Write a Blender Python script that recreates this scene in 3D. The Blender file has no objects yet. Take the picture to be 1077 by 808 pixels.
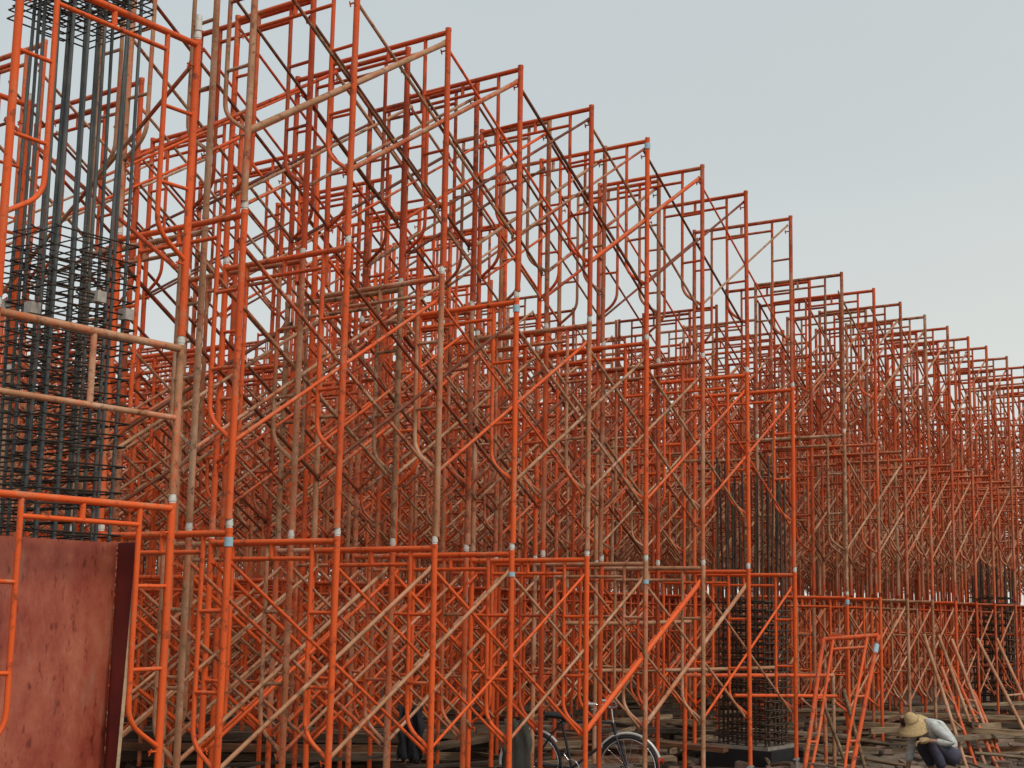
import bpy, math, random
from mathutils import Vector, Matrix
random.seed(7)
C = bpy.context.scene.collection
R = math.radians

# ------------------------------------------------------------------ helpers
class MB:
    """collects shapes, builds ONE mesh object"""
    def __init__(s): s.v=[]; s.f=[]; s.smooth=[]
    def tube(s, pts, r, n=8, cap=True):
        pts=[Vector(p) for p in pts]; k=len(pts)
        rad=r if isinstance(r,(list,tuple)) else [r]*k
        t0=(pts[1]-pts[0]).normalized()
        a=Vector((0,0,1)) if abs(t0.z)<.9 else Vector((1,0,0))
        nx=t0.cross(a).normalized(); b0=len(s.v)
        for i,p in enumerate(pts):
            if i==0: t=t0
            elif i==k-1: t=(pts[i]-pts[i-1]).normalized()
            else: t=((pts[i+1]-pts[i]).normalized()+(pts[i]-pts[i-1]).normalized()).normalized()
            nx=(nx-t*nx.dot(t)).normalized(); ny=t.cross(nx)
            for j in range(n):
                an=2*math.pi*j/n
                s.v.append(p+(nx*math.cos(an)+ny*math.sin(an))*rad[i])
        for i in range(k-1):
            for j in range(n):
                j2=(j+1)%n
                s.f.append((b0+i*n+j,b0+i*n+j2,b0+(i+1)*n+j2,b0+(i+1)*n+j)); s.smooth.append(True)
        if cap:
            c0=len(s.v); s.v+=[s.v[b0+j].copy() for j in range(n)]+[s.v[b0+(k-1)*n+j].copy() for j in range(n)]
            s.f.append(tuple(c0+j for j in range(n))[::-1]); s.smooth.append(False)
            s.f.append(tuple(c0+n+j for j in range(n))); s.smooth.append(False)
        return s
    def box(s, lo, hi, M=None):
        b=len(s.v)
        for z in (lo[2],hi[2]):
            for x,y in ((lo[0],lo[1]),(hi[0],lo[1]),(hi[0],hi[1]),(lo[0],hi[1])):
                p=Vector((x,y,z)); s.v.append(M@p if M else p)
        for q in ((3,2,1,0),(4,5,6,7),(0,1,5,4),(1,2,6,5),(2,3,7,6),(3,0,4,7)):
            s.f.append(tuple(b+i for i in q)); s.smooth.append(False)
        return s
    def sphere(s, c, r, nu=14, nv=9, M=None):
        c=Vector(c); r=Vector(r) if not isinstance(r,(int,float)) else Vector((r,r,r)); b=len(s.v)
        for i in range(nv+1):
            th=math.pi*i/nv
            for j in range(nu):
                ph=2*math.pi*j/nu
                p=Vector((math.sin(th)*math.cos(ph)*r.x,math.sin(th)*math.sin(ph)*r.y,math.cos(th)*r.z))
                s.v.append(c+(M@p if M else p))
        for i in range(nv):
            for j in range(nu):
                j2=(j+1)%nu
                s.f.append((b+i*nu+j,b+(i+1)*nu+j,b+(i+1)*nu+j2,b+i*nu+j2)); s.smooth.append(True)
        return s
    def grid(s, rows, closed=False, smooth=True):
        b=len(s.v); n=len(rows[0])
        for r in rows: s.v+= [Vector(p) for p in r]
        for i in range(len(rows)-1):
            for j in range(n if closed else n-1):
                j2=(j+1)%n
                s.f.append((b+i*n+j,b+i*n+j2,b+(i+1)*n+j2,b+(i+1)*n+j)); s.smooth.append(smooth)
        return s
    def add(s, o, M):
        b=len(s.v); s.v+=[M@p for p in o.v]; s.f+=[tuple(b+i for i in q) for q in o.f]; s.smooth+=o.smooth
        return s
    def mesh(s, name, mat):
        me=bpy.data.meshes.new(name); me.from_pydata([tuple(p) for p in s.v],[],s.f)
        me.polygons.foreach_set('use_smooth',s.smooth); me.materials.append(mat); me.update(); return me
def link(name, me, parent=None):
    o=bpy.data.objects.new(name,me); C.objects.link(o)
    if parent: o.parent=parent
    return o
def obj(name, mb, mat, parent=None): return link(name, mb.mesh(name,mat), parent)
def tag(o,label=None,cat=None,group=None,kind=None):
    if label: o['label']=label
    if cat: o['category']=cat
    if group: o['group']=group
    if kind: o['kind']=kind
    return o
def empty(name, loc, label, cat, group=None, rz=0):
    o=bpy.data.objects.new(name,None); C.objects.link(o); o.empty_display_size=.1
    o.location=loc; o.rotation_euler=(0,0,rz); return tag(o,label,cat,group)

ONES=['first','second','third','fourth','fifth','sixth','seventh','eighth','ninth','tenth','eleventh','twelfth','thirteenth','fourteenth','fifteenth','sixteenth','seventeenth','eighteenth','nineteenth']
def ordn(i):
    if i<=19: return ONES[i-1]
    t=['twentieth','thirtieth','fortieth'][i//10-2]
    if i%10==0: return t
    return ['twenty','thirty','forty'][i//10-2]+'-'+ONES[i%10-1]

# ------------------------------------------------------------------ materials
def newmat(name):
    m=bpy.data.materials.new(name); m.use_nodes=True; nt=m.node_tree
    b=nt.nodes['Principled BSDF']; return m,nt,b
def N(nt,t,**k):
    n=nt.nodes.new(t)
    for a,v in k.items(): setattr(n,a,v)
    return n
def ramp(nt,stops):
    n=N(nt,'ShaderNodeValToRGB'); e=n.color_ramp.elements
    while len(e)<len(stops): e.new(.5)
    for i,(p,c) in enumerate(stops): e[i].position=p; e[i].color=(*c,1) if len(c)==3 else c
    return n
def mix(nt,a,b,f,mode='MIX'):
    n=N(nt,'ShaderNodeMixRGB',blend_type=mode)
    for i,x in ((0,f),(1,a),(2,b)):
        if hasattr(x,'is_linked') or hasattr(x,'links'): nt.links.new(x,n.inputs[i])
        else: n.inputs[i].default_value = x if i==0 else (*x,1)
    return n.outputs[0]
def math_(nt,op,a,b=None,c=None):
    n=N(nt,'ShaderNodeMath',operation=op)
    for i,x in enumerate((a,b,c)):
        if x is None: continue
        if hasattr(x,'links'): nt.links.new(x,n.inputs[i])
        else: n.inputs[i].default_value=x
    return n.outputs[0]
def noise(nt,vec,scale,detail=3,rough=.6,mapping=None):
    n=N(nt,'ShaderNodeTexNoise'); n.inputs['Scale'].default_value=scale
    n.inputs['Detail'].default_value=detail; n.inputs['Roughness'].default_value=rough
    if mapping:
        mp=N(nt,'ShaderNodeMapping'); mp.inputs['Scale'].default_value=mapping
        nt.links.new(vec,mp.inputs['Vector']); vec=mp.outputs[0]
    nt.links.new(vec,n.inputs['Vector']); return n.outputs['Fac']

def paint_material(name, stuff=False):
    # orange scaffold paint; object colour R = amount of cement dust, G = hue/tone of the paint, B = rust
    m,nt,b=newmat(name); L=nt.links
    geo=N(nt,'ShaderNodeNewGeometry'); pos=geo.outputs['Position']
    oi=N(nt,'ShaderNodeObjectInfo'); sep=N(nt,'ShaderNodeSeparateColor'); L.new(oi.outputs['Color'],sep.inputs[0])
    paint=ramp(nt,[(0,(.23,.040,.010)),(.4,(.53,.072,.018)),(1,(.82,.118,.021))])
    n1=noise(nt,pos,1.3,2); tone=math_(nt,'ADD',sep.outputs[1],math_(nt,'MULTIPLY',math_(nt,'SUBTRACT',n1,.5),1.1))
    L.new(tone,paint.inputs[0])
    # cement dust and sun bleached wear, runs along the tubes
    n2=noise(nt,pos,3.4,6,.72,(1.0,1.0,.6)); n3=noise(nt,pos,38,5,.75)
    f=math_(nt,'ADD',math_(nt,'MULTIPLY',n2,1.15),math_(nt,'MULTIPLY',n3,.60)); f=math_(nt,'SUBTRACT',f,.33)
    f=math_(nt,'ADD',f,math_(nt,'MULTIPLY',sep.outputs[0],1.0))
    # cement slurry run down from each pour: the lower half of every second-tier tube is caked, and dust lies on top faces
    sx=N(nt,'ShaderNodeSeparateXYZ'); L.new(pos,sx.inputs[0])
    band=ramp(nt,[(.0,(0,0,0)),(.02,(1,1,1)),(.22,(.8,.8,.8)),(.42,(0,0,0))]); L.new(math_(nt,'MULTIPLY_ADD',sx.outputs['Z'],.25,-.53),band.inputs[0])
    f=math_(nt,'ADD',f,math_(nt,'MULTIPLY',band.outputs[0],.10))
    sn=N(nt,'ShaderNodeSeparateXYZ'); L.new(geo.outputs['Normal'],sn.inputs[0])
    f=math_(nt,'ADD',f,math_(nt,'MULTIPLY',math_(nt,'MAXIMUM',sn.outputs['Z'],0),.10))
    rp=ramp(nt,[(.56,(0,0,0)),(.80,(1,1,1))]); L.new(math_(nt,'MULTIPLY',f,.86),rp.inputs[0])
    dustn=ramp(nt,[(.25,(.22,.125,.055)),(.5,(.43,.26,.14)),(.75,(.68,.49,.34))]); L.new(noise(nt,pos,2.5,5,.7),dustn.inputs[0])
    col=mix(nt,paint.outputs[0],dustn.outputs[0],math_(nt,'MULTIPLY',rp.outputs[0],.82))
    # rust blotches
    n4=noise(nt,pos,14,5,.75)
    rr=ramp(nt,[(.58,(0,0,0)),(.68,(1,1,1))]); L.new(math_(nt,'ADD',n4,math_(nt,'MULTIPLY',sep.outputs[2],.10)),rr.inputs[0])
    col=mix(nt,col,(.095,.040,.020),math_(nt,'MULTIPLY',rr.outputs[0],.7))
    L.new(col,b.inputs['Base Color'])
    b.inputs['Roughness'].default_value=.6; b.inputs['Specular IOR Level'].default_value=.28
    if not stuff:
        bp=N(nt,'ShaderNodeBump'); bp.inputs['Strength'].default_value=.35; bp.inputs['Distance'].default_value=.004
        L.new(n3,bp.inputs['Height']); L.new(bp.outputs[0],b.inputs['Normal'])
    return m
PAINT=paint_material('scaffold_paint')
FARPAINT=PAINT

def simple(name,col,rough=.6,metal=0,col2=None,scale=8,mapping=None,bump=0,objc=False,detail=4,lo=.35,hi=.65):
    m,nt,b=newmat(name); L=nt.links
    if col2:
        if objc: vec=N(nt,'ShaderNodeTexCoord').outputs['Object']
        else: vec=N(nt,'ShaderNodeNewGeometry').outputs['Position']
        n=noise(nt,vec,scale,detail,.65,mapping); r=ramp(nt,[(lo,col),(hi,col2)]); L.new(n,r.inputs[0])
        L.new(r.outputs[0],b.inputs['Base Color'])
        if bump:
            bp=N(nt,'ShaderNodeBump'); bp.inputs['Strength'].default_value=bump; bp.inputs['Distance'].default_value=.01
            L.new(n,bp.inputs['Height']); L.new(bp.outputs[0],b.inputs['Normal'])
    else: b.inputs['Base Color'].default_value=(*col,1)
    b.inputs['Roughness'].default_value=rough; b.inputs['Metallic'].default_value=metal
    return m
M_pin=simple('galvanised_pin',(.60,.57,.50),.6,0,(.78,.74,.67),30)
M_tag=simple('blue_tag',(.28,.47,.56),.6,0,(.40,.56,.62),40)
M_rebar=simple('dark_rebar',(.065,.078,.080),.6,.2,(.13,.13,.12),9)
M_stir=simple('stirrup_steel',(.030,.026,.022),.6,.4,(.085,.052,.034),12)
M_stir2=simple('rusty_stirrup_steel',(.032,.020,.012),.75,.1,(.11,.06,.034),12)
M_block=simple('mortar_block',(.34,.30,.26),.9,0,(.48,.43,.38),30)
M_plinth=simple('dark_membrane',(.006,.006,.007),.6,0,(.014,.014,.015),5)
M_conc=simple('concrete',(.24,.20,.16),.9,0,(.36,.31,.25),12,bump=.3)
M_galv=simple('grey_tube',(.45,.44,.42),.35,.7)
M_black=simple('black_rubber',(.02,.02,.02),.7)
M_blackcloth=simple('black_cloth',(.012,.012,.014),.9,0,(.022,.022,.026),20)
M_greysheet=simple('grey_sheet',(.06,.06,.05),.8,0,(.09,.085,.07),9)
M_chrome=simple('chrome',(.7,.7,.7),.2,.9)
M_redlens=simple('red_lens',(.45,.02,.02),.3)
M_white=simple('white_mudguard',(.6,.6,.58),.35,.2)
M_bikeblue=simple('dark_bike_paint',(.03,.035,.05),.4,.2)

# wood : colour picked by object colour
def wood():
    m,nt,b=newmat('weathered_timber'); L=nt.links
    tc=N(nt,'ShaderNodeTexCoord'); oi=N(nt,'ShaderNodeObjectInfo')
    n=noise(nt,tc.outputs['Object'],5,6,.7,(.5,6,6))
    r=ramp(nt,[(.3,(.07,.042,.024)),(.5,(.19,.13,.08)),(.75,(.42,.33,.23))]); L.new(n,r.inputs[0])
    c=mix(nt,r.outputs[0],oi.outputs['Color'],1.0,'MULTIPLY'); L.new(c,b.inputs['Base Color'])
    b.inputs['Roughness'].default_value=.85
    bp=N(nt,'ShaderNodeBump'); bp.inputs['Strength'].default_value=.4; bp.inputs['Distance'].default_value=.006
    L.new(n,bp.inputs['Height']); L.new(bp.outputs[0],b.inputs['Normal'])
    return m
M_wood=wood()
# red film-faced plywood
def ply():
    m,nt,b=newmat('red_plywood'); L=nt.links
    tc=N(nt,'ShaderNodeTexCoord').outputs['Object']
    n=noise(nt,tc,3.2,9,.74,(1,1,.55)); r=ramp(nt,[(.32,(.15,.022,.013)),(.45,(.33,.060,.033)),(.58,(.44,.115,.062)),(.72,(.54,.22,.13))]); L.new(n,r.inputs[0])
    n2=noise(nt,tc,34,3,.6,(1,1,.35)); r2=ramp(nt,[(.60,(1,1,1)),(.70,(.42,.26,.24))]); L.new(n2,r2.inputs[0])
    n3=noise(nt,tc,9,4,.7,(1,1,.25)); r3=ramp(nt,[(.58,(0,0,0)),(.72,(1,1,1))]); L.new(n3,r3.inputs[0])
    c=mix(nt,r.outputs[0],r2.outputs[0],.85,'MULTIPLY'); c=mix(nt,c,(.42,.19,.13),math_(nt,'MULTIPLY',r3.outputs[0],.6))
    L.new(c,b.inputs['Base Color']); b.inputs['Roughness'].default_value=.5
    bp=N(nt,'ShaderNodeBump'); bp.inputs['Strength'].default_value=.15; bp.inputs['Distance'].default_value=.005
    L.new(n2,bp.inputs['Height']); L.new(bp.outputs[0],b.inputs['Normal'])
    return m
M_ply=ply()
M_plyshade=simple('shaded_plywood_face',(.10,.012,.012),.55,0,(.17,.022,.018),4)  # darker copy of the red plywood, side panel's shadow put into the colour
M_plyedge=simple('plywood_edge',(.40,.26,.15),.8,0,(.55,.40,.25),30)

# ------------------------------------------------------------------ camera (solved from the photograph's joints)
F=1515.34; YAW=.61888; PIT=.15679; ROL=.01863
CAM=Vector((0,-6.273,1.6934))
fw=Vector((math.cos(YAW)*math.cos(PIT),math.sin(YAW)*math.cos(PIT),math.sin(PIT)))
rt=Vector((math.sin(YAW),-math.cos(YAW),0)); up=rt.cross(fw)
rt2=rt*math.cos(ROL)+up*math.sin(ROL); up2=-rt*math.sin(ROL)+up*math.cos(ROL)
cd=bpy.data.cameras.new('camera'); cam=bpy.data.objects.new('camera',cd); C.objects.link(cam)
cam.matrix_world=Matrix(((rt2.x,up2.x,-fw.x,CAM.x),(rt2.y,up2.y,-fw.y,CAM.y),(rt2.z,up2.z,-fw.z,CAM.z),(0,0,0,1)))
cd.sensor_width=36; cd.lens=36*F/1077; cd.clip_end=2000; cd.clip_start=.1
bpy.context.scene.camera=cam

# ------------------------------------------------------------------ ground
def hgt(x,y):
    a=max(0,min(1,(y+1.2)/1.4)); base=-.03+.12*a
    d=math.hypot(x-14,y-2)
    k=max(0,1-d/40)
    return base+k*(.035*math.sin(x*2.3+y*1.1)+.025*math.sin(y*3.7-x*1.3)+.02*math.sin(x*7.1)*math.cos(y*6.3))
def spread(lo,hi,a,b,n):
    L=[lo,lo*.6+a*.4,lo*.25+a*.75,lo*.08+a*.92]; L+=[a+(b-a)*i/n for i in range(n+1)]
    return L+[hi*.08+b*.92,hi*.25+b*.75,hi*.6+b*.4,hi]
xs=spread(-700,900,-4,40,150); ys=spread(-700,900,-9,24,110)
g=MB(); g.grid([[(x,y,hgt(x,y)) for x in xs] for y in ys])
m,nt,b=newmat('site_earth'); L=nt.links; pos=N(nt,'ShaderNodeNewGeometry').outputs['Position']
r=ramp(nt,[(.3,(.10,.070,.048)),(.5,(.17,.125,.088)),(.72,(.27,.21,.155))]); n_=noise(nt,pos,1.7,9,.7); L.new(n_,r.inputs[0])
L.new(r.outputs[0],b.inputs['Base Color']); b.inputs['Roughness'].default_value=.95
bp=N(nt,'ShaderNodeBump'); bp.inputs['Strength'].default_value=.7; bp.inputs['Distance'].default_value=.05
L.new(noise(nt,pos,14,6,.7),bp.inputs['Height']); L.new(bp.outputs[0],b.inputs['Normal'])
ground=obj('ground',g,m); tag(ground,'bare brown site earth under the scaffolding',kind='structure')

# ------------------------------------------------------------------ scaffold frame
W=1.153; H=1.93
PR=.0212; BR=.0208; IR=.0145; RR=.0125
INS=.215
def curve_pts(yo,yi,z1=.73,z0=.485):
    # inner post : vertical, then a bend that meets the outer post
    pts=[(0,yi,1.875),(0,yi,z1+.02)]
    for k in range(1,6):
        t=k/6; a=t*math.radians(58)
        pts.append((0,yi+(yo-yi)*(1-math.cos(a))/(1-math.cos(math.radians(58)))*.55,z1-(z1-z0)*.72*math.sin(a)/math.sin(math.radians(58))))
    pts.append((0,yo,z0)); return pts
def frame_shapes(n=8):
    S=[]
    for yo in (0,W):
        pm=MB().tube([(0,yo,.022),(0,yo,.65),(0,yo,1.3),(0,yo,H-.03)],PR,n)
        if n>5:
            sg=1 if yo==0 else -1
            for z in (1.725,.465):
                pm.tube([(0,yo+sg*.015,z),(0,yo+sg*.066,z)],.0065,5).tube([(-.012,yo+sg*.058,z+.014),(.004,yo+sg*.060,z-.022)],.006,4)
            pm.tube([(0,yo,H-.058),(0,yo,H-.03)],PR+.0018,n).tube([(0,yo,.022),(0,yo,.05)],PR+.0016,n)
        S.append(('post',pm))
    S.append(('top_beam',MB().tube([(0,.012,H-.062),(0,W*.5,H-.062),(0,W-.012,H-.062)],BR,n)))
    S.append(('lower_beam',MB().tube([(0,INS,H-.172),(0,W-INS,H-.172)],IR,n)))
    S.append(('stub',MB().tube([(0,W/2,H-.075),(0,W/2,H-.165)],.015,n)))
    for yo,yi in ((0,INS),(W,W-INS)):
        S.append(('inner_post',MB().tube(curve_pts(yo,yi),IR,n)))
        for z in (1.41,.935):
            S.append(('rung',MB().tube([(0,yo,z),(0,yi,z-.004)],RR,n)))
    return S
def pin_shape(yo,n=8): return MB().tube([(0,yo,H-.031),(0,yo,H+.024)],.0185,n).tube([(0,yo,H-.018),(0,yo,H+.006)],.0212,n)
SH=frame_shapes(8); FM=[(n,s.mesh(n,PAINT)) for n,s in SH]
PM=[pin_shape(0).mesh('coupling_pin',M_pin),pin_shape(W).mesh('coupling_pin',M_pin)]
PMD=[pin_shape(0).mesh('coupling_pin',PAINT),pin_shape(W).mesh('coupling_pin',PAINT)]
TAGM=MB().tube([(0,0,1.79),(0,0,1.845)],.0262,10).mesh('blue_label',M_tag)
TAGM2=MB().tube([(0,0,1.70),(0,0,1.735)],.0262,10).mesh('blue_label',M_tag)
# single-mesh frame for the deep interior
lowmb=MB()
for n_,s in frame_shapes(5): lowmb.add(s,Matrix())
vlowmb=MB()
for n_,s in frame_shapes(4): vlowmb.add(s,Matrix())
LOWM=lowmb.mesh('scaffold_frame',PAINT)

rows=[]
Z_A=[.274,2.18,4.11,5.98]; Z_B=[.13,1.99,3.93,5.92]
a=[5.961,6.903,7.933,8.859,9.900,10.835,11.879,12.830,13.874]
rr_=[6.120,7.025,8.070,8.971,10.015,10.924,11.949]
bb=[u*.953 for u in (17.185,18.275,19.286,20.300,21.266,22.236,23.147,24.250)]
st=bb[-1]
while st<31.5: st+=.985; bb.append(st)
def jit(l,s=.03): return [u+random.uniform(-s,s) for u in l]
def line(u0,u1,step=1.0): 
    o=[];u=u0
    while u<u1: o.append(u+random.uniform(-.04,.04)); u+=step
    return o
# name, v, stations, z levels, function giving number of tiers at station u
ROWS=[
 ('the front row',0.0,a,Z_A,lambda u:3),
 ('the row doubling the front row',.51,rr_,Z_A,lambda u:3),
 ('the set-back right row',.46,[u for u in bb if abs(u-23.62)>.36],Z_B,lambda u:3),
 ('the row doubling the set-back row',.98,[u+.16 for u in bb[:12]],Z_B,lambda u:3),
 ('the third row in',2.62,line(6.35,40),Z_B,lambda u:3 if u<13.0 or u>17.2 else 2),
 ('the fourth row in',4.40,line(5.5,43),Z_B,lambda u:3 if u>12.3 else 2),
 ('the fifth row in',6.15,line(7.4,46),Z_B,lambda u:3 if u>13.6 else 2),
 ('the sixth row in',7.95,line(9.4,47),Z_B,lambda u:3 if u>15.2 else 2),
 ('the seventh row in',9.75,line(11.0,47),Z_B,lambda u:3 if u>15.4 else 2),
]+[('the %s row in'%ordn(8+k_),11.55+1.6*k_,line(12.5+1.1*k_,47),Z_B,lambda u:3) for k_ in range(9)]
COLS=[(14.56,.81),(23.62,.95),(14.56,10.4),(23.9,10.4)]
def clear(u,v):
    return not any(abs(u-cx)<.36 and v<cy+.34 and v+W>cy-.34 for cx,cy in COLS)
_dbl=[]
for (nm_,v_,st_,Z_,tf_) in ROWS[4:]:
    _dbl.append((nm_,v_,st_,Z_,tf_))
    if v_<12: _dbl.append((nm_.replace(' in',' in, doubled'),v_+.54,[u+.17 for u in st_],Z_,tf_))
ROWS=ROWS[:4]+_dbl
TIER=['lowest','middle','top']
def dist(u,v,z): 
    d=(Vector((u,v,z))-CAM); return d.length
frames=[]; braces=[]
for ri,(nm,v,sts,Z,tf) in enumerate(ROWS):
    Lst=[]
    for i,u in enumerate(sts):
        vv=v+(0 if ri<3 else random.uniform(-.05,.05)); lean=(random.uniform(-.005,.005),random.uniform(-.006,.006))
        if ri>2 and not clear(u,vv): continue
        for k in range(tf(u)):
            frames.append(dict(ri=ri,nm=nm,i=i,u=u,v=vv,k=k,z=Z[k],h=Z[k+1]-Z[k],top=(k==tf(u)-1),lean=lean,n=len(sts),d=dist(u,vv+.5,Z[k]+1)))
    for i in range(len(sts)-2):
        u0,u1=sts[i],sts[i+2]
        if ri in (0,1,2) and u1-u0>2.6: continue
        if any(u0-.36<cx<u1+.36 and v-.02<cy+.32 and v+W+.02>cy-.32 for cx,cy in COLS) and ri!=0: continue
        for k in range(min(tf(u0),tf(u1))):
            for side in (0,1):
                if k==0 and ((ri==0 and side==1 and i in (3,4,5)) or (ri==1 and side==0 and i in (3,4))): continue
                if ri>=3 and random.random()<.12: continue
                braces.append(dict(ri=ri,nm=nm,i=i,u0=u0,u1=u1,v=v+(.036 if side==0 else W-.036),side=side,k=k,z=Z[k],n=len(sts),d=dist((u0+u1)/2,v,Z[k]+1)))
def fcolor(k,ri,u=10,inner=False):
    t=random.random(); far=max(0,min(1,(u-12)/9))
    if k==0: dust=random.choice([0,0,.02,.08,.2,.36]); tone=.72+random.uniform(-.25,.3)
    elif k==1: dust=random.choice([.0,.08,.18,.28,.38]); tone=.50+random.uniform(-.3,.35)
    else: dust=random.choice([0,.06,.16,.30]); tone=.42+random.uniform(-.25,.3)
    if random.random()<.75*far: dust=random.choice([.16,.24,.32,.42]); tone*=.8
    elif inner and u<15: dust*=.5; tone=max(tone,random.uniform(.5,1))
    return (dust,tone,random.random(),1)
# individually noticed colours of the photograph: (row, station, tier) -> (dust, tone, rust)
FIX={(0,0,0):(0,1,.2),(0,0,1):(.02,.95,.3),(0,0,2):(.36,.5,.2),(0,1,0):(0,.9,.2),(0,1,1):(.05,.8,.3),(0,1,2):(.06,.75,.3),(0,2,0):(.0,.9,.3),(0,2,1):(.30,.6,.3),(0,2,2):(0,.6,.3),
 (0,3,0):(0,.9,.3),(0,3,1):(.0,.95,.2),(0,3,2):(0,.55,.3),(0,4,0):(0,1,.2),(0,4,1):(.25,.5,.4),(0,4,2):(0,.5,.4),(0,5,0):(.34,.6,.4),(0,5,1):(.02,.85,.3),(0,5,2):(.05,.85,.4),(0,6,0):(.42,.6,.4),
 (0,6,1):(.22,.5,.3),(0,7,0):(.02,.9,.3),(0,7,1):(0,.95,.2),(0,8,0):(0,.95,.2),(0,8,1):(0,.9,.2),(0,8,2):(.18,.4,.4),(0,7,2):(.08,.5,.4),(0,6,2):(.1,.55,.4),(1,0,2):(.38,.5,.4),(1,0,1):(.38,.5,.4),(1,0,0):(.34,.5,.4)}
TAGS={(0,0,0):0,(0,3,0):1,(0,3,1):0,(0,5,2):0,(2,0,0):0,(0,5,0):1}
LOOK=lambda c,k: ('dusty tan' if c[0]>.24 else 'bright orange' if c[1]>.8 else 'rusty orange' if c[1]>.45 else 'dull red')
frames.sort(key=lambda f:f['d']); braces.sort(key=lambda f:f['d'])
# tower frames count too: 8 of them are built below
NIND=290; NPART=165
stuff=MB()
for q,f in enumerate(frames):
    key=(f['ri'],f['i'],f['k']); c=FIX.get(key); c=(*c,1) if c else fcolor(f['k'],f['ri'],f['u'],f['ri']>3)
    sz=f['h']/H*(1.0 if not f['top'] else 1.0)
    if q>=NIND:
        M=Matrix.Translation((f['u'],f['v'],f['z']))@Matrix.Diagonal((1,1,sz,1)); stuff.add(vlowmb if f['d']>22 else lowmb,M); continue
    lab='%s frame, %s tier of %s, %s from left'%(LOOK(c,f['k']),TIER[f['k']],f['nm'],ordn(f['i']+1))
    if f['ri']==0: lab='%s frame, %s tier of the front row, %s post line from left'%(LOOK(c,f['k']),TIER[f['k']],ordn(f['i']+1))
    if q<NPART:
        rt_=empty('scaffold_frame',(f['u'],f['v'],f['z']),lab,'scaffold frame','scaffold frames stacked in rows')
        rt_.rotation_euler=(f['lean'][0],f['lean'][1],random.uniform(-.006,.006)); rt_.scale=(1,1,sz*(1+(random.uniform(-.012,.012) if f['top'] else 0)))
        for n_,me in FM:
            o=link(n_,me,rt_); o.color=c
            if n_=='post':
                i_=0 if o.data==FM[0][1] else 1
                if not f['top']: link('coupling_pin',(PM if f['ri']<3 else PMD)[i_],o).color=c
        if key in TAGS: link('blue_label',TAGM if TAGS[key]==0 else TAGM2,rt_)
    else:
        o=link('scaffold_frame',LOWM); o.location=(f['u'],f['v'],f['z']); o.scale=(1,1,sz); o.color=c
        tag(o,lab,'scaffold frame','scaffold frames stacked in rows')
        o.rotation_euler=(f['lean'][0],f['lean'][1],random.uniform(-.01,.01))
so=obj('scaffold_frame',stuff,FARPAINT); so.color=(.15,.55,.5,1)
tag(so,'mass of stacked scaffold frames deep inside the scaffolding','scaffold frame','scaffold frames stacked in rows','stuff')

# ------------------------------------------------------------------ cross braces
def bar_shape(n=6):
    # unit bar along x with flattened ends
    m=MB(); xs_=[0,.012,.03,.5,.97,.988,1]; b0=0
    for x in xs_:
        fl=.35 if x in (0,.012,.988,1) else 1
        for j in range(n):
            an=2*math.pi*j/n; m.v.append(Vector((x,math.cos(an)*.0115*fl,math.sin(an)*.0132*(1.35 if fl<1 else 1))))
    for i in range(len(xs_)-1):
        for j in range(n):
            j2=(j+1)%n; m.f.append((i*n+j,(i+1)*n+j,(i+1)*n+j2,i*n+j2)); m.smooth.append(True)
    m.f.append(tuple(range(n))); m.smooth.append(False)
    m.f.append(tuple((len(xs_)-1)*n+j for j in range(n))[::-1]); m.smooth.append(False)
    return m
BAR=bar_shape(); BARM=BAR.mesh('brace_bar',PAINT)
BOLT=MB().tube([(0,-.02,0),(0,.02,0)],.009,6).mesh('pivot_bolt',M_pin)
def barM(p,q,w=1):
    p=Vector(p);q=Vector(q);d=q-p; x=d.normalized(); y=Vector((0,1,0)); y=(y-x*y.dot(x)).normalized(); z=x.cross(y)
    return Matrix(((x.x*d.length,y.x*w,z.x*w,p.x),(x.y*d.length,y.y*w,z.y*w,p.y),(x.z*d.length,y.z*w,z.z*w,p.z),(0,0,0,1)))
stuffb=MB(); ZU,ZL=1.725,.465
FIXW={(0,4,0,0,0):(1.8,(.0,1,.1)),(0,5,0,0,0):(1.6,(.36,.7,.3)),(0,0,2,0,0):(1.7,(.45,.5,.3)),(0,1,2,0,0):(1.5,(.2,.4,.3)),(0,4,2,0,0):(1.4,(.1,.8,.3))}
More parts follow.
